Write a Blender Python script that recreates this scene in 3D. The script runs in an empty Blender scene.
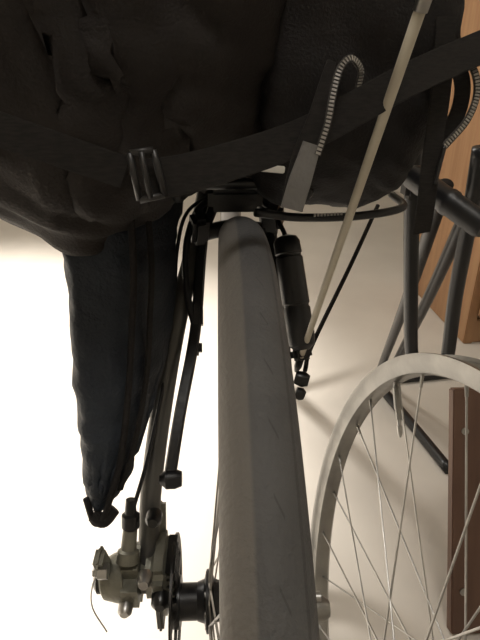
import bpy, bmesh, math, random
from mathutils import Vector, Matrix, noise
random.seed(4)
sc=bpy.context.scene
sc.view_settings.view_transform='Standard'
sc.view_settings.look='None'
sc.view_settings.exposure=0

# ------------------------------------------------------------ materials
def mat(name,col,rough=.5,metal=0.0,col2=None,nscale=8,bump=0.0,bscale=60,spec=.5,stretch=None,detail=4):
    m=bpy.data.materials.new(name); m.use_nodes=True
    nt=m.node_tree; b=nt.nodes['Principled BSDF']
    b.inputs['Base Color'].default_value=(*col,1); b.inputs['Roughness'].default_value=rough
    b.inputs['Metallic'].default_value=metal; b.inputs['Specular IOR Level'].default_value=spec
    tc=nt.nodes.new('ShaderNodeTexCoord'); src=tc.outputs['Object']
    if stretch:
        mp=nt.nodes.new('ShaderNodeMapping'); mp.inputs['Scale'].default_value=stretch
        nt.links.new(src,mp.inputs['Vector']); src=mp.outputs['Vector']
    if col2:
        n=nt.nodes.new('ShaderNodeTexNoise'); n.inputs['Scale'].default_value=nscale; n.inputs['Detail'].default_value=detail
        nt.links.new(src,n.inputs['Vector'])
        r=nt.nodes.new('ShaderNodeValToRGB'); r.color_ramp.elements[0].color=(*col,1); r.color_ramp.elements[1].color=(*col2,1)
        r.color_ramp.elements[0].position=.35; r.color_ramp.elements[1].position=.65
        nt.links.new(n.outputs['Fac'],r.inputs['Fac']); nt.links.new(r.outputs['Color'],b.inputs['Base Color'])
    if bump:
        n2=nt.nodes.new('ShaderNodeTexNoise'); n2.inputs['Scale'].default_value=bscale; n2.inputs['Detail'].default_value=5
        nt.links.new(src,n2.inputs['Vector'])
        bp=nt.nodes.new('ShaderNodeBump'); bp.inputs['Strength'].default_value=bump; bp.inputs['Distance'].default_value=.002
        nt.links.new(n2.outputs['Fac'],bp.inputs['Height']); nt.links.new(bp.outputs['Normal'],b.inputs['Normal'])
    return m
M={}
M['floor']=mat('floor_concrete',(.53,.485,.43),.55,0,(.59,.545,.485),3,.15,30)
M['wall']=mat('plaster',(.72,.69,.63),.9,0,(.76,.73,.67),5,.1,80)
M['blackfab']=mat('black_canvas',(.015,.012,.011),.8,0,(.028,.0235,.021),9,.5,500,.35)
M['blackfab2']=mat('black_nylon',(.008,.007,.007),.7,0,(.014,.012,.012),20,.5,600,.3)
M['navy']=mat('navy_nylon',(.014,.019,.028),.6,0,(.030,.038,.050),16,.7,300,.4)
M['web']=mat('black_webbing',(.013,.0115,.011),.8,0,(.024,.021,.019),3,.6,40,.3,(60,60,300))
M['greyweb']=mat('grey_zip_tape',(.05,.047,.045),.85,0,(.075,.07,.066),30,.4,400,.3)
M['lgrey']=mat('grey_webbing',(.14,.136,.13),.7,0,(.19,.185,.178),40,.5,300,.4)
M['plastic']=mat('black_plastic',(.010,.010,.011),.4,0,None,8,.15,200,.5)
M['bplastic']=mat('buckle_plastic',(.016,.015,.015),.4,0,None,8,.1,200,.5)
M['blackpaint']=mat('black_paint',(.010,.010,.011),.35,0,None,8,.05,200,.5)
M['steel']=mat('brushed_steel',(.50,.49,.47),.35,1,(.38,.37,.36),40,.1,200)
M['rotor']=mat('worn_rotor_steel',(.07,.068,.065),.45,1,(.05,.048,.046),40,.1,200)
M['alu']=mat('dull_aluminium',(.40,.39,.37),.34,.9,(.30,.295,.28),25,.2,150)
M['darkalu']=mat('grey_rim_alloy',(.20,.195,.19),.45,.7,(.14,.135,.13),25,.2,150)
M['caliper']=mat('cast_caliper_alloy',(.22,.215,.175),.42,.45,(.16,.155,.125),35,.4,200)
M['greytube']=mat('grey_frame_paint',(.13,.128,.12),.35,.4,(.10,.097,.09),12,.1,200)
M['rod']=mat('ivory_fibreglass',(.62,.57,.46),.45,0,(.56,.51,.41),30,.1,200)
M['wood']=mat('orange_oak',(.33,.185,.092),.5,0,(.25,.13,.062),6,.2,30,.4,(6,6,.6))
M['wood2']=mat('red_brown_wood',(.14,.078,.053),.55,0,(.10,.054,.037),6,.2,30,.4,(6,6,.8))
M['bolt']=mat('dark_bolt',(.05,.05,.05),.3,.9)
M['label']=mat('pale_print',(.35,.34,.32),.7)
M['white']=mat('gap_glint_white',(.8,.78,.72),.7)  # bright backdrop glint between the bags, painted as plain white
def tyre_mat():
    m=mat('tyre_rubber',(.080,.079,.079),.6,0,(.106,.104,.103),22,.45,350,.4)
    nt=m.node_tree; b=nt.nodes['Principled BSDF']
    base=b.inputs['Base Color'].links[0].from_socket
    tc=nt.nodes.new('ShaderNodeTexCoord'); sp=nt.nodes.new('ShaderNodeSeparateXYZ')
    nt.links.new(tc.outputs['Object'],sp.inputs[0])
    def mt(op,a,bb=None,c=None):
        n=nt.nodes.new('ShaderNodeMath'); n.operation=op
        for i,v in enumerate((a,bb,c)):
            if v is None: continue
            if isinstance(v,(int,float)): n.inputs[i].default_value=v
            else: nt.links.new(v,n.inputs[i])
        return n.outputs[0]
    x=sp.outputs[0]; ang=mt('ARCTAN2',sp.outputs[1],sp.outputs[2])
    t=mt('ADD',mt('MULTIPLY',ang,72/(2*math.pi)),mt('MULTIPLY',x,75))
    cut=mt('LESS_THAN',mt('FRACT',t),.06)
    rg=mt('MULTIPLY',mt('GREATER_THAN',x,.0030),mt('LESS_THAN',x,.0065))
    s=mt('MULTIPLY',mt('MULTIPLY',cut,rg),.38)
    mx=nt.nodes.new('ShaderNodeMix'); mx.data_type='RGBA'
    nt.links.new(s,mx.inputs[0]); nt.links.new(base,mx.inputs[6]); mx.inputs[7].default_value=(.02,.018,.016,1)
    g=mt('LESS_THAN',mt('ABSOLUTE',mt('SUBTRACT',mt('ABSOLUTE',x),.0125)),.0006)
    mx2=nt.nodes.new('ShaderNodeMix'); mx2.data_type='RGBA'
    nt.links.new(mt('MULTIPLY',g,.4),mx2.inputs[0]); nt.links.new(mx.outputs[2],mx2.inputs[6]); mx2.inputs[7].default_value=(.03,.028,.027,1)
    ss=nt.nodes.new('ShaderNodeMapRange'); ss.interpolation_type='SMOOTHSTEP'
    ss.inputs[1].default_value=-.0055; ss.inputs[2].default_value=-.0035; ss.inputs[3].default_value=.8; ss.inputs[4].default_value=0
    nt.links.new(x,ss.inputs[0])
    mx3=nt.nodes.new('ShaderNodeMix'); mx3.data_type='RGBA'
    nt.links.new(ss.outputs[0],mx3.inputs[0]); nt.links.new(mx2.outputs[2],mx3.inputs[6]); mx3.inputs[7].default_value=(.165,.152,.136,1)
    nt.links.new(mx3.outputs[2],b.inputs['Base Color'])
    return m
M['tyre']=tyre_mat()

# ------------------------------------------------------------ helpers
def link(o,parent=None):
    sc.collection.objects.link(o)
    if parent: o.parent=parent
    return o
def empty(name,loc=(0,0,0)):
    o=bpy.data.objects.new(name,None); o.empty_display_size=.05; o.location=loc; return link(o)
def meshobj(name,verts,faces,m,parent=None,smooth=True,loc=(0,0,0)):
    me=bpy.data.meshes.new(name); me.from_pydata([tuple(v) for v in verts],[],faces)
    bm=bmesh.new(); bm.from_mesh(me); bmesh.ops.recalc_face_normals(bm,faces=bm.faces); bm.to_mesh(me); bm.free()
    me.materials.append(M[m]); 
    for p in me.polygons: p.use_smooth=smooth
    o=bpy.data.objects.new(name,me); o.location=loc
    return link(o,parent)
def cr(pts,n=8):
    P=[Vector(p) for p in pts]
    if len(P)<3: return [P[0].lerp(P[1],i/n) for i in range(n+1)]
    out=[]
    for i in range(len(P)-1):
        a=P[i-1] if i>0 else P[0]*2-P[1]; b=P[i]; c=P[i+1]; d=P[i+2] if i+2<len(P) else P[-1]*2-P[-2]
        for k in range(n):
            t=k/n
            out.append(.5*((2*b)+(c-a)*t+(2*a-5*b+4*c-d)*t*t+(3*b-a-3*c+d)*t**3))
    out.append(P[-1]); return out
def sweep(name,pts,r,m,parent,seg=14,n=8,raw=False,flat=None,up=None):
    path=[Vector(p) for p in pts] if raw else cr(pts,n)
    N=len(path); verts=[];faces=[]
    prev=None
    for i,p in enumerate(path):
        t=(path[min(i+1,N-1)]-path[max(i-1,0)]).normalized()
        if up is not None: a=t.cross(Vector(up)).normalized()
        else:
            if prev is None:
                h=Vector((0,0,1)) if abs(t.z)<.9 else Vector((1,0,0)); a=t.cross(h).normalized()
            else: a=(prev-t*prev.dot(t)).normalized()
        prev=a; b=t.cross(a).normalized()
        f=i/(N-1)
        if flat:
            w,th=flat
            if isinstance(w,(list,tuple)): 
                k=f*(len(w)-1); j=min(int(k),len(w)-2); w=w[j]+(w[j+1]-w[j])*(k-j)
            ring=[(-w/2,-th/2),(-w/2+th*.4,-th*.7),(w/2-th*.4,-th*.7),(w/2,-th/2),(w/2,th/2),(w/2-th*.4,th*.7),(-w/2+th*.4,th*.7),(-w/2,th/2)]
            verts+= [p+a*x+b*y for x,y in ring]; sg=8
        else:
            if isinstance(r,(list,tuple)):
                k=f*(len(r)-1); j=min(int(k),len(r)-2); rr=r[j]+(r[j+1]-r[j])*(k-j)
            else: rr=r
            verts+=[p+(a*math.cos(2*math.pi*s/seg)+b*math.sin(2*math.pi*s/seg))*rr for s in range(seg)]; sg=seg
    for i in range(N-1):
        for s in range(sg):
            faces.append((i*sg+s,i*sg+(s+1)%sg,(i+1)*sg+(s+1)%sg,(i+1)*sg+s))
    faces.append(tuple(range(sg))[::-1]); faces.append(tuple((N-1)*sg+s for s in range(sg)))
    return meshobj(name,verts,faces,m,parent,smooth=not flat)
def revolve_x(name,prof,m,parent,seg=128,closed=True,loc=(0,0,0)):
    K=len(prof); verts=[];faces=[]
    for i in range(seg):
        a=2*math.pi*i/seg
        verts+=[(x,r*math.sin(a),r*math.cos(a)) for x,r in prof]
    for i in range(seg):
        j=(i+1)%seg
        for k in range(K if closed else K-1):
            l=(k+1)%K; faces.append((i*K+k,i*K+l,j*K+l,j*K+k))
    return meshobj(name,verts,faces,m,parent,loc=loc)
def turned(name,p0,p1,prof,m,parent,seg=24):
    p0=Vector(p0);p1=Vector(p1); d=(p1-p0); t=d.normalized()
    h=Vector((0,0,1)) if abs(t.z)<.9 else Vector((1,0,0)); a=t.cross(h).normalized(); b=t.cross(a)
    verts=[];faces=[]
    for f,r in prof: verts+=[p0+d*f+(a*math.cos(2*math.pi*s/seg)+b*math.sin(2*math.pi*s/seg))*r for s in range(seg)]
    for i in range(len(prof)-1):
        for s in range(seg): faces.append((i*seg+s,i*seg+(s+1)%seg,(i+1)*seg+(s+1)%seg,(i+1)*seg+s))
    faces.append(tuple(range(seg))[::-1]); faces.append(tuple((len(prof)-1)*seg+s for s in range(seg)))
    o=meshobj(name,verts,faces,m,parent)
    o.modifiers.new('es','EDGE_SPLIT').split_angle=math.radians(40)
    return o
def box(name,c,s,m,parent=None,bev=.002,rot=None,seg=2):
    bm=bmesh.new(); bmesh.ops.create_cube(bm,size=1)
    for v in bm.verts: v.co=Vector((v.co.x*s[0],v.co.y*s[1],v.co.z*s[2]))
    if bev: bmesh.ops.bevel(bm,geom=bm.edges[:],offset=bev,segments=seg,affect='EDGES')
    me=bpy.data.meshes.new(name); bm.to_mesh(me); bm.free(); me.materials.append(M[m])
    o=bpy.data.objects.new(name,me); o.location=c
    if rot: o.rotation_euler=rot
    return link(o,parent)

# ------------------------------------------------------------ room
box('floor',(0,1.2,-.05),(4.6,6.2,.1),'floor',bev=0)
box('wall_back',(0,3.65,1.3),(4.6,.1,2.8),'wall',bev=0)
box('wall_left',(-1.9,1.2,1.3),(.1,6.2,2.8),'wall',bev=0)
box('wall_right',(1.85,1.2,1.3),(.1,6.2,2.8),'wall',bev=0)
box('wall_front',(0,-1.85,1.3),(4.6,.1,2.8),'wall',bev=0)
box('ceiling',(0,1.2,2.7),(4.6,6.2,.1),'wall',bev=0)
box('baseboard_back',(0,3.59,.04),(3.6,.02,.08),'wall',bev=.002)

# wooden cabinet on the right
CX=1.230
cab=empty('wooden_cabinet',(CX,1.4,0))
def cb(n,c,s,m='wood',bev=.003): return box(n,(c[0]-1.12,c[1]-1.4,c[2]),s,m,cab,bev)
cb('side_left',(.655,1.4,.95),(.03,.56,1.9))
cb('side_right',(1.585,1.4,.95),(.03,.56,1.9))
cb('back',(1.12,1.67,.95),(.9,.015,1.88))
cb('top',(1.12,1.4,1.885),(.9,.56,.03))
cb('plinth',(1.12,1.14,.04),(.9,.02,.08))
cb('door_left',(.893,1.125,.99),(.44,.022,1.78))
cb('door_right',(1.345,1.125,.99),(.44,.022,1.78))
cb('door_stile',(.69,1.108,.99),(.05,.014,1.78))
cb('door_rail',(.90,1.108,.62),(.38,.014,.05))
turned('knob',(1.08-1.12,1.11-1.4,1.0),(1.08-1.12,1.075-1.4,1.0),[(0,.008),(.4,.008),(.6,.015),(1,.012)],'bolt',cab)

# plank leaning on a wooden crate behind the loose wheel
pl=empty('wooden_plank',(.458,.245,.18))
lean=math.atan2(-.12,.30)
pk=box('board',(0,.012,0),(.27,.018,.375),'wood2',pl,.002); pl.rotation_euler=(lean,0,.0)
turned('screw_hole',(-.118,.0005,.125),(-.118,.004,.125),[(0,.0055),(1,.005)],'alu',pl,14)
turned('screw_hole_b',(-.118,.0005,-.12),(-.118,.004,-.12),[(0,.0055),(1,.005)],'alu',pl,14)
cr_=empty('wooden_crate',(.605,.41,0))
for nm,dx in(('left',-.11),('right',.11)): box('side_'+nm,(dx,.03,.13),(.014,.12,.255),'wood2',cr_,.002)
for nm,dy in(('front',-.024),('back',.084)): box('side_'+nm,(0,dy,.13),(.206,.012,.255),'wood2',cr_,.002)
box('base',(0,.03,.012),(.2,.1,.012),'wood2',cr_,.001)

# ------------------------------------------------------------ wheels
def wheel(parent,name,R,rw,rd,nsp,hub_w,tyre=False,tyre_w=.034,fl=.022,rimmat='darkalu'):
    w=empty(name); w.parent=parent
    ro=R
    h=rw/2
    prof=[(-h,ro),(-h*.96,ro-rd*.45),(-h*.62,ro-rd*.92),(-h*.35,ro-rd),(h*.35,ro-rd),(h*.62,ro-rd*.92),(h*.96,ro-rd*.45),(h,ro),
          (h*.82,ro+.0004),(h*.80,ro-.0035),(h*.62,ro-.006),(h*.30,ro-.0085),(-h*.30,ro-.0085),(-h*.62,ro-.006),(-h*.80,ro-.0035),(-h*.82,ro+.0004)]
    o=revolve_x('rim',prof,rimmat,w,160); o.modifiers.new('es','EDGE_SPLIT').split_angle=math.radians(35)
    bmv=[];bmf=[]
    nip_v=[];nip_f=[]
    def cyl(V,Fc,p0,p1,r0,r1,sg=8):
        p0=Vector(p0);p1=Vector(p1);t=(p1-p0).normalized();hh=Vector((1,0,0)) if abs(t.x)<.9 else Vector((0,1,0))
        a=t.cross(hh).normalized();b=t.cross(a);o=len(V)
        for p,r in((p0,r0),(p1,r1)): V+= [p+(a*math.cos(2*math.pi*s/sg)+b*math.sin(2*math.pi*s/sg))*r for s in range(sg)]
        for s in range(sg): Fc.append((o+s,o+(s+1)%sg,o+sg+(s+1)%sg,o+sg+s))
        Fc.append(tuple(o+s for s in range(sg))); Fc.append(tuple(o+sg+s for s in range(sg)))
    for i in range(nsp):
        a=2*math.pi*(i+.5)/nsp; side=1 if i%2 else -1; k=1 if (i//2)%2 else -1
        ah=a+k*math.radians(68)
        ph=Vector((side*hub_w*.5,fl*math.sin(ah),fl*math.cos(ah)))
        pr=Vector((side*.003,(ro-rd)*math.sin(a),(ro-rd)*math.cos(a)))
        cyl(bmv,bmf,ph,pr,.00100,.00100)
        d=(ph-pr).normalized(); cyl(nip_v,nip_f,pr-d*.001,pr+d*.012,.0019,.0015)
        cyl(nip_v,nip_f,ph-Vector((side*.002,0,0)),ph+Vector((side*.003,0,0)),.002,.002)
    meshobj('spokes',bmv,bmf,'steel',w,False); meshobj('spoke_nipples',nip_v,nip_f,'alu',w,False)
    q=hub_w*.5
    hub=[(-q-.012,.010),(-q-.010,.016),(-q-.004,.018),(-q-.002,fl+.004),(-q+.002,fl+.004),(-q+.005,.018),(-q*.5,.0145),(q*.5,.0145),(q-.005,.018),(q-.002,fl+.004),(q+.002,fl+.004),(q+.004,.018),(q+.010,.016),(q+.012,.010),(q+.012,.004),(-q-.012,.004)]
    o=revolve_x('hub_shell',hub,'plastic' if tyre else 'alu',w,48); o.modifiers.new('es','EDGE_SPLIT').split_angle=math.radians(35)
    if tyre:
        tw=tyre_w/2; rc=ro+.0135
        prof=[]
        for i in range(33):
            t=math.radians(-128+256*i/32)
            prof.append((tw*math.sin(t),rc+.0155*math.cos(t)))
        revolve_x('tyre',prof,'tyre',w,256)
    return w

# ------------------------------------------------------------ touring bicycle
bike=empty('bicycle',(0,0,0))
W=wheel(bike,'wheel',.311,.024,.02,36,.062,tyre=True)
W.location=(0,0,.34)
turned('axle',(-.072,0,.34),(.070,0,.34),[(0,.005),(1,.005)],'steel',bike)
turned('axle_sleeve_left',(-.066,0,.34),(-.038,0,.34),[(0,.013),(.1,.0155),(.9,.0155),(1,.013)],'plastic',bike)
turned('axle_nut_right',(.054,-.004,.330),(.078,-.004,.330),[(0,.013),(.3,.015),(.35,.0105),(.8,.0105),(1,.007)],'alu',bike)
turned('quick_release_left',(-.078,0,.34),(-.068,0,.34),[(0,.007),(.3,.011),(1,.011)],'alu',bike)
dv=[];df=[];sg=96
for i in range(sg):
    a=2*math.pi*i/sg
    for x in(-.0009,.0009):
        for r in(.046,.058): dv.append((x,r*math.sin(a),r*math.cos(a)))
for i in range(sg):
    j=(i+1)%sg;A=[i*4+k for k in range(4)];B=[j*4+k for k in range(4)]
    df+=[(A[0],A[1],B[1],B[0]),(A[2],A[3],B[3],B[2]),(A[1],A[3],B[3],B[1]),(A[0],A[2],B[2],B[0])]
meshobj('disc_rotor',dv,df,'rotor',bike,False,(-.0605,0,.34))
for i in range(5):
    a=2*math.pi*i/5
    sweep('rotor_arm_%d'%i,[(-.0605,.018*math.sin(a),.34+.018*math.cos(a)),(-.0605,.034*math.sin(a+.25),.34+.034*math.cos(a+.25)),(-.0605,.048*math.sin(a+.2),.34+.048*math.cos(a+.2))],0,'rotor',bike,flat=(.008,.0018),up=(1,0,0))
turned('rotor_carrier',(-.062,0,.34),(-.056,0,.34),[(0,.022),(1,.022)],'bolt',bike)
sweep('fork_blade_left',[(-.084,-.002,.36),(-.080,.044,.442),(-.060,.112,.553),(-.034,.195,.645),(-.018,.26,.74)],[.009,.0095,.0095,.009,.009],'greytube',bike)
sweep('fork_blade_right',[(.056,-.002,.345),(.047,.044,.442),(.040,.112,.553),(.030,.195,.645),(.018,.26,.74)],[.005,.005,.0065,.008,.009],'blackpaint',bike)
sweep('steerer',[(0,.205,.665),(0,.26,.76),(0,.30,.84)],.0155,'blackpaint',bike)
sweep('down_tube',[(0,.27,.76),(0,.55,.55),(0,.86,.29)],.017,'blackpaint',bike)
sweep('top_tube',[(0,.30,.82),(0,.6,.80),(0,.99,.78)],.015,'blackpaint',bike)
sweep('seat_tube',[(0,.86,.29),(0,.99,.78),(0,1.02,.92)],.015,'blackpaint',bike)
sweep('stay_bridge',[(-.040,.18,.628),(0,.185,.634),(.040,.18,.628)],.008,'blackpaint',bike)
box('dropout_left',(-.074,.0,.345),(.006,.03,.05),'greytube',bike,.002)
box('dropout_right',(.052,.0,.342),(.005,.020,.03),'greytube',bike,.002)
box('bridge_block',(-.002,.165,.667),(.05,.03,.022),'plastic',bike,.005)
box('bridge_clamp_left',(-.036,.16,.640),(.016,.022,.03),'plastic',bike,.004,(.4,0,.3))
box('bridge_clamp_right',(.034,.165,.648),(.018,.024,.022),'plastic',bike,.004,(.3,0,-.3))
sweep('rack_strut_left',[(-.022,.188,.655),(-.033,.17,.625),(-.040,.108,.559),(-.052,.05,.510),(-.060,.012,.4715)],0,'plastic',bike,flat=([.010,.012,.011,.009,.010],.007),up=(1,0,0))
turned('rack_strut_bolt',(-.068,.012,.4715),(-.050,.012,.4715),[(0,.004),(.15,.0055),(.3,.008),(.7,.008),(1,.006)],'plastic',bike,16)
box('strut_bracket_upper',(-.0385,.118,.568),(.011,.016,.022),'plastic',bike,.003,(-.6,0,0))
box('strut_bracket_lower',(-.0405,.10,.545),(.013,.014,.014),'plastic',bike,.003,(-.6,0,0))
sweep('strut_loop',[(-.012,.19,.66),(-.034,.172,.658),(-.047,.15,.630),(-.047,.125,.59),(-.0385,.105,.556)],.0032,'plastic',bike,10)
sweep('brake_hose',[(-.012,.2,.668),(-.045,.17,.655),(-.056,.150,.625),(-.060,.13,.58),(-.067,.088,.528),(-.080,.038,.475),(-.092,.014,.440),(-.094,.010,.43)],.0018,'plastic',bike,10)
sweep('shift_cable',[(.01,.19,.665),(.032,.165,.655),(.046,.14,.628),(.040,.12,.60),(.046,.1,.57)],.0022,'plastic',bike,10)
rack=empty('carrier'); rack.parent=bike
for s in(-1,1):
    sweep('rail_%s'%('l' if s<0 else 'r'),[(s*.045,.06,.690),(s*.050,.09,.693),(s*.050,.3,.70),(s*.035,.36,.70)],.005,'blackpaint',rack)
for i,y in enumerate((.09,.16,.23,.3)): sweep('cross_%d'%i,[(-.05,y,.693),(.05,y,.693)],.004,'blackpaint',rack)
prof=[(0,.004),(.02,.0095),(.06,.0118),(.16,.0122),(.17,.0112),(.19,.0112),(.20,.0122),(.60,.0124),(.61,.0114),(.63,.0114),(.64,.0122),(.80,.0124),(.86,.0128),(.96,.0118),(1,.007)]
turned('mini_pump',(.0425,.133,.640),(.0560,.088,.548),prof,'plastic',bike)
box('pump_clip',(.050,.108,.590),(.02,.014,.012),'plastic',bike,.003,(-.5,.1,0))
box('pump_clamp_upper',(.056,.095,.540),(.018,.014,.012),'plastic',bike,.003,(-.5,0,.3))
turned('pump_clamp_bolt',(.05,.084,.522),(.062,.080,.520),[(0,.006),(.6,.0075),(1,.005)],'bolt',bike,16)
turned('pump_clamp_knob',(.050,.078,.51),(.058,.076,.507),[(0,.005),(.6,.006),(1,.004)],'plastic',bike,16)
cal=empty('disc_brake_caliper',(-.088,.003,.376)); cal.parent=bike
box('body_inner',(.016,.004,0),(.024,.054,.046),'caliper',cal,.008,(0.1,0,0),3)
box('body_outer',(-.008,.000,-.002),(.038,.048,.046),'caliper',cal,.012,(.1,0,0),4)
turned('piston_housing',(-.036,-.004,-.004),(-.014,-.002,-.002),[(0,.011),(.12,.016),(.6,.020),(1,.022)],'caliper',cal,32)
turned('adjuster_dial',(-.041,-.004,-.004),(-.035,-.004,-.004),[(0,.007),(.5,.011),(1,.011)],'bolt',cal)
box('mount_bracket',(.010,.024,.014),(.018,.016,.072),'caliper',cal,.005,(-.45,0,0),3)
box('lever_arm',(-.030,-.008,.018),(.008,.018,.046),'caliper',cal,.003,(.35,0,-.1))
turned('cable_pinch',(-.036,-.018,.024),(-.024,-.018,.024),[(0,.0045),(.3,.0055),(.35,.007),(1,.007)],'steel',cal,6)
turned('cable_boss',(-.010,-.008,.022),(-.007,.006,.050),[(0,.0095),(.3,.009),(.35,.0065),(.9,.006),(1,.004)],'caliper',cal)
turned('barrel_adjuster',(-.007,.004,.046),(-.006,.012,.072),[(0,.005),(.1,.0075),(.5,.0075),(.55,.005),(1,.004)],'plastic',cal,14)
turned('bolt_top',(.006,-.030,.020),(.006,-.018,.018),[(0,.004),(.5,.0065),(1,.0065)],'steel',cal,12)
turned('bolt_mid',(.018,-.034,-.002),(.018,-.022,-.002),[(0,.004),(.3,.0075),(1,.008)],'bolt',cal,12)
turned('bolt_low',(-.012,-.032,-.012),(-.012,-.022,-.012),[(0,.0035),(.3,.006),(1,.0065)],'steel',cal,12)
turned('bolt_mount_a',(.012,.002,.054),(.012,.016,.050),[(0,.004),(.4,.007),(1,.007)],'bolt',cal,12)
sweep('inner_cable',[(-.030,-.018,.026),(-.038,-.020,.01),(-.042,-.018,-.02),(-.034,-.016,-.055)],.0007,'steel',cal,6)
for i in range(5):
    box('cooling_fin_%d'%i,(.026,.003,-.018+i*.009),(.008,.040,.0025),'bolt',cal,.0006)
pole=empty('flag_pole'); 
sweep('shaft',[(.0864,-.0215,.800),(.0707,.036,.667),(.055,.0935,.534)],[.0031,.0029,.0026],'rod',pole,16,4)
turned('ferrule',(.0860,-.0210,.797),(.0905,-.0360,.833),[(0,.0038),(.5,.0041),(1,.0038)],'alu',pole)
turned('tip',(.0553,.093,.536),(.0530,.098,.520),[(0,.0036),(.6,.0036),(1,.002)],'bolt',pole)
sweep('bungee_cord',[(.1525,.230,.6445),(.115,.18,.592),(.0715,.1255,.5325),(.060,.092,.524)],.0022,'web',bike,10)

# ------------------------------------------------------------ bags
def fold(p,amp,s=9,seed=0):
    v=Vector((p.x*s+seed,p.y*s*.6,p.z*s*1.6+p.x*s*.8))
    n=noise.noise(v)*.6+abs(noise.noise(v*2.3))*.45+noise.noise(v*5)*.14
    return n*amp
def loft(name,rings,m,parent,amp=.01,seed=0,sub=2,fs=9):
    K=len(rings[0]); V=[];Fc=[]
    for r in rings: V+= [Vector(p) for p in r]
    for i in range(len(rings)-1):
        for k in range(K): Fc.append((i*K+k,i*K+(k+1)%K,(i+1)*K+(k+1)%K,(i+1)*K+k))
    Fc.append(tuple(range(K))); Fc.append(tuple((len(rings)-1)*K+k for k in range(K)))
    o=meshobj(name,V,Fc,m,parent)
    md=o.modifiers.new('s','SUBSURF'); md.levels=sub; md.render_levels=sub
    bpy.context.view_layer.update()
    dg=bpy.context.evaluated_depsgraph_get(); me=bpy.data.meshes.new_from_object(o.evaluated_get(dg))
    o.modifiers.clear(); o.data=me
    for v in me.vertices: v.co+=v.normal*fold(v.co,amp,fs,seed)
    for p in me.polygons: p.use_smooth=True
    return o
duf=empty('duffel_bag',(-.15,.12,.84))
def sec(x,bot,yf,yb,top,K=16,e=.8):
    yc=(yf+yb)/2; zc=(top+bot)/2; out=[]
    for k in range(K):
        a=2*math.pi*k/K; c=math.cos(a); s=math.sin(a)
        out.append((x+.15,yc+(yb-yf)/2*math.copysign(abs(c)**e,c)-.12,zc+(top-bot)/2*math.copysign(abs(s)**e,s)-.84))
    return out
rings=[sec(-.42,.78,.08,.20,.92),sec(-.40,.73,.02,.27,.98),sec(-.34,.705,-.02,.31,1.02),sec(-.24,.690,-.035,.32,1.03),sec(-.17,.668,-.045,.32,1.03),
       sec(-.14,.645,-.045,.32,1.03),sec(-.115,.620,-.040,.32,1.03),sec(-.095,.632,-.034,.31,1.03),sec(-.07,.664,-.028,.31,1.03),sec(-.035,.692,-.018,.30,1.02),sec(0,.706,0,.29,1.01),sec(.025,.72,.03,.26,.99),sec(.035,.76,.07,.22,.94)]
D=loft('body',rings,'blackfab',duf,.026,3.1,3)
bp_=empty('backpack',(.09,.16,.83))
def sec2(x,g=0.0):
    pts=[(.125,.667),(.075,.685),(.040,.712),(.032,.75),(.030,.85),(.045,.97),(.09,1.0),(.2,1.0),(.27,.97),(.30,.85),(.30,.70),(.24,.662)]
    cy,cz=.17,.83
    return [(x-.09,(cy+(y-cy)*(1-g))-.16,(cz+(z-cz)*(1-g))-.83) for y,z in pts]
loft('body',[sec2(.005,.35),sec2(.012,.08),sec2(.03,0),sec2(.07,0),sec2(.110,.0),sec2(.130,.05),sec2(.140,.35)],'blackfab2',bp_,.014,8,3,14)
def bpp(pts): return [(x-.09,y-.16,z-.83) for x,y,z in pts]
sweep('base_piping',bpp([(.012,.085,.672),(.05,.10,.664),(.10,.108,.663),(.142,.125,.666),(.146,.17,.668)]),.0035,'plastic',bp_,10)
for i in range(9): box('base_print_%d'%i,(.060+i*.0028-.09,.0905-.16+i*.0006,.668-.83),(.0017,.0008,.0022),'label',bp_,0)
box('gap_glint_patch',tuple(bpp([(.018,.016,.7155)])[0]),(.016,.0016,.0045),'white',bp_,.0006,(0,.12,.2))  # added pale patch imitating a bright glint through a gap in the luggage
strap=empty('luggage_strap')
sweep('webbing_right',[(-.052,-.058,.722),(-.0254,-.050,.725),(.0305,-.018,.738),(.094,.008,.766),(.159,.040,.789),(.19,.07,.80)],0,'web',strap,flat=(.019,.0016),up=(-.1,-1,.25))
sweep('webbing_left',[(-.150,-.066,.758),(-.120,-.070,.749),(-.09,-.068,.738),(-.060,-.062,.726)],0,'web',strap,flat=(.015,.0016),up=(-.1,-1,.2))
bk=[(-.054,-.062,.713),(-.057,-.062,.735),(-.046,-.060,.736),(-.042,-.060,.715)]
for i in range(4):
    sweep('buckle_bar_%d'%i,[bk[i],bk[(i+1)%4]],[.0016,.0018],'bplastic',strap,10,2)
sweep('buckle_bar_mid',[(-.0485,-.062,.714),(-.0515,-.062,.7355)],.0014,'bplastic',strap,10,2)
def zipper(name,pts,w,parent,up,offx=0):
    path=cr(pts,14); V=[];Fc=[]
    sweep(name+'_tape',pts,0,'greyweb',parent,flat=(w*1.3,.0008),up=up)
    L=0
    for k in range(1,len(path)):
        seg=(path[k]-path[k-1]); l=seg.length; t=seg.normalized(); a=t.cross(Vector(up)).normalized(); b=t.cross(a)
        while L<=l:
            c=path[k-1]+t*L
            o=len(V); hx=w*.42;hy=.0011;hz=.0006
            for dx in(-1,1):
                for dy in(-1,1):
                    for dz in(-1,1): V.append(c+a*hx*dx+t*hz*dy+b*hy*dz*1.2)
            Fc+=[(o,o+1,o+3,o+2),(o+4,o+6,o+7,o+5),(o,o+4,o+5,o+1),(o+2,o+3,o+7,o+6),(o,o+2,o+6,o+4),(o+1,o+5,o+7,o+3)]
            L+=.0021
        L-=l
    meshobj(name+'_teeth',V,Fc,'steel',parent,False)
zf=empty('zip_flap'); zf.parent=bp_; zf.location=(-.09,-.16,-.83)
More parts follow.
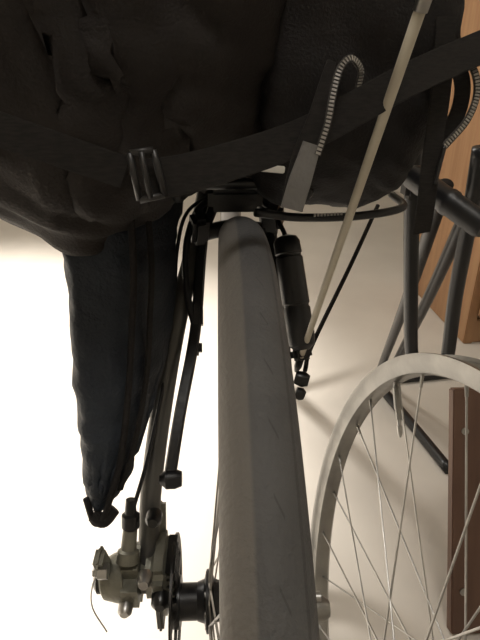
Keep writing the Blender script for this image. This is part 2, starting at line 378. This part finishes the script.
Z1=[(.066,.010,.762),(.0645,.002,.771),(.0565,-.006,.7765),(.0497,-.012,.771),(.0455,-.019,.7585),(.0425,-.025,.7446),(.0375,-.029,.7295)]
zipper('zip_a',Z1,.0030,zf,(0,-1,.2))
sweep('flap_cloth',[(.0465,-.004,.775),(.0415,-.014,.76),(.037,-.022,.745),(.031,-.027,.730),(.0275,-.029,.716),(.0245,-.030,.702)],0,'web',zf,flat=([.005,.008,.011,.013,.013,.012],.0016),up=(.1,-1,.2))
sweep('flap_end',[(.0345,-.0275,.735),(.0285,-.0305,.716),(.0245,-.0315,.701)],0,'lgrey',zf,flat=([.010,.0125,.0125],.0018),up=(.1,-1,.2))
Z2=[(.128,.045,.783),(.138,.042,.7790),(.1455,.038,.7704),(.1475,.034,.757),(.1412,.028,.7424),(.1273,.022,.728)]
zipper('zip_b',Z2,.0034,zf,(0,-1,.2))
sweep('zip_b_cloth',[(.120,.050,.785),(.132,.047,.778),(.1385,.042,.7690),(.140,.038,.757),(.135,.032,.7424),(.122,.026,.728)],0,'web',zf,flat=(.010,.0014),up=(0,-1,.2))
sweep('side_strap',[(.119,.03,.80),(.121,.026,.7626),(.120,.022,.72),(.121,.022,.69),(.124,.03,.67)],0,'web',zf,flat=(.012,.0014),up=(0,-1,.1))
sweep('zip_pull',[(.1273,.022,.728),(.125,.02,.715),(.124,.02,.705)],.0015,'plastic',zf,8)

# left pannier
pan=empty('pannier_bag',(-.1,.1,.6))
def psec(z,O,Rg,In,Of,bul=.006):
    O,Rg,In,Of=[Vector((p[0],p[1],z)) for p in (O,Rg,In,Of)]
    out=[]
    def addseg(a,b,n,bl,outd):
        for i in range(n):
            t=i/n; out.append(a.lerp(b,t)+Vector(outd)*bl*math.sin(math.pi*t))
    addseg(O,Rg,3,bul,(0,-1,0)); addseg(Rg,In,3,bul*.5,(1,0,0)); addseg(In,Of,3,bul,(0,1,0)); addseg(Of,O,3,bul,(-1,0,0))
    return [p-Vector((-.1,.1,.6)) for p in out]
prs=[psec(.735,(-.135,.07),(-.08,.08),(-.050,.20),(-.14,.24)),
     psec(.70,(-.137,.05),(-.080,.062),(-.047,.20),(-.145,.25)),
     psec(.645,(-.132,.032),(-.081,.050),(-.050,.178),(-.145,.24)),
     psec(.60,(-.129,.020),(-.084,.040),(-.053,.145),(-.145,.21)),
     psec(.552,(-.125,.008),(-.088,.028),(-.060,.105),(-.143,.17)),
     psec(.505,(-.122,-.002),(-.096,.008),(-.080,.052),(-.138,.11)),
     psec(.475,(-.120,-.008),(-.105,-.004),(-.094,.022),(-.132,.06)),
     psec(.458,(-.119,-.009),(-.110,-.008),(-.104,.006),(-.124,.03))]
loft('body',prs,'navy',pan,.010,2,3,14)
def pp(pts): return [(x+.1,y-.1,z-.6) for x,y,z in pts]
sweep('piping',pp([(-.079,.055,.71),(-.0785,.041,.645),(-.082,.031,.60),(-.087,.019,.552),(-.094,.001,.505),(-.103,-.011,.475),(-.110,-.016,.458),(-.117,-.015,.455),(-.1215,-.011,.475)]),.0026,'blackfab2',pan,10)
sweep('zip_line',pp([(-.071,.072,.71),(-.068,.060,.645),(-.071,.050,.60),(-.076,.038,.552),(-.086,.014,.505),(-.097,-.003,.475)]),0,'web',pan,flat=(.007,.0014),up=(1,-.4,0))
sweep('corner_patch',pp([(-.102,-.009,.462),(-.110,-.014,.455),(-.118,-.012,.460)]),.0055,'blackfab2',pan,10)

# ------------------------------------------------------------ loose wheel leaning
WR=.29
lw=empty('bicycle_wheel')
az=.064;nzv=-.14
n=Vector((math.cos(az)*math.cos(nzv),math.sin(az)*math.cos(nzv),math.sin(nzv)))
yv=Vector((0,0,1)).cross(n).normalized(); zv=n.cross(yv)
lw.matrix_world=Matrix.Translation((.150,-.055,WR*math.cos(nzv)+.003))@Matrix((n,yv,zv)).transposed().to_4x4()
wheel(lw,'wheel_build',WR,.029,.019,28,.056,rimmat='alu')
def lp(phi,r,x=0): return (x,r*math.sin(phi),r*math.cos(phi))
ph=math.radians(45)
turned('valve_stem',lp(ph,WR-.012),lp(ph,WR-.058),[(0,.0032),(.25,.0032),(.27,.0042),(.75,.0038),(.78,.003),(1,.003)],'alu',lw,14)
turned('valve_tip',lp(ph,WR-.058),lp(ph,WR-.075),[(0,.0022),(.3,.0022),(.35,.0030),(.8,.0026),(1,.001)],'steel',lw,10)
turned('axle',(-.05,0,0),(.05,0,0),[(0,.0045),(1,.0045)],'steel',lw,12)
turned('nut_a',(-.05,0,0),(-.042,0,0),[(0,.008),(1,.008)],'steel',lw,6)
turned('nut_b',(.042,0,0),(.05,0,0),[(0,.008),(1,.008)],'steel',lw,6)

# ------------------------------------------------------------ black folding trolley
tr=empty('folding_trolley',(.35,.5,0))
def tt(pts): return [(x-.35,y-.5,z) for x,y,z in pts]
sweep('handle_loop',tt([(.205,.295,.74),(.215,.305,.645),(.245,.325,.47),(.259,.335,.405),(.268,.338,.386),(.285,.336,.380),(.302,.333,.384),(.309,.328,.400),(.29,.30,.51),(.275,.271,.623),(.265,.255,.70)]),.0095,'blackpaint',tr,16)
sweep('leg_a',tt([(.235,.26,.66),(.300,.50,.40),(.402,.888,.012)]),.009,'blackpaint',tr)
sweep('leg_b',tt([(.272,.262,.65),(.335,.50,.40),(.432,.888,.012)]),.009,'blackpaint',tr)
sweep('foot_bar',tt([(.400,.90,.012),(.435,.70,.012),(.462,.53,.012)]),.012,'blackpaint',tr)
sweep('foot_cross',tt([(.395,.89,.012),(.62,.92,.012)]),.012,'blackpaint',tr)
turned('grip',tuple(tt([(.180,.225,.678)])[0]),tuple(tt([(.232,.150,.640)])[0]),[(0,.010),(.05,.0125),(.5,.0125),(.52,.0135),(.58,.0135),(.6,.0125),(.95,.0125),(1,.010)],'plastic',tr)
sweep('grip_bracket',tt([(.195,.21,.668),(.21,.25,.66),(.216,.30,.648)]),.008,'blackpaint',tr)
box('clamp',tuple(tt([(.216,.30,.652)])[0]),(.028,.028,.03),'plastic',tr,.005)

# ------------------------------------------------------------ lights
def aim(o,loc,target):
    o.location=loc; o.rotation_euler=(Vector(target)-Vector(loc)).to_track_quat('-Z','Y').to_euler()
def area(name,loc,target,size,power,col):
    l=bpy.data.lights.new(name,'AREA'); l.energy=power; l.size=size; l.color=col; l.shape='DISK'
    o=bpy.data.objects.new(name,l); aim(o,loc,target); return link(o)
s=bpy.data.lights.new('spot_lamp','SPOT'); s.energy=620; s.spot_size=math.radians(70); s.spot_blend=.55; s.shadow_soft_size=.08; s.color=(1,.965,.91)
so=bpy.data.objects.new('spot_lamp',s); aim(so,(-1.15,.85,2.3),(-1.12,.85,0)); link(so)
area('lamp_left',(-.9,1.3,1.9),(-.3,1.2,0),.4,22,(1,.95,.87))
area('ceiling_light',(.1,-.5,2.6),(.1,.3,0),.5,14,(1,.955,.89))
w=bpy.data.worlds.new('world'); sc.world=w; w.use_nodes=True
w.node_tree.nodes['Background'].inputs[0].default_value=(1,.96,.9,1); w.node_tree.nodes['Background'].inputs[1].default_value=.1

# ------------------------------------------------------------ camera
cam=bpy.data.cameras.new('camera'); co=link(bpy.data.objects.new('camera',cam))
cam.sensor_fit='VERTICAL'; cam.sensor_height=24; cam.lens=24*515/640; cam.clip_start=.01
co.location=(-.014,-.315,.766); co.rotation_euler=(math.radians(65),0,math.radians(-2))
sc.camera=co
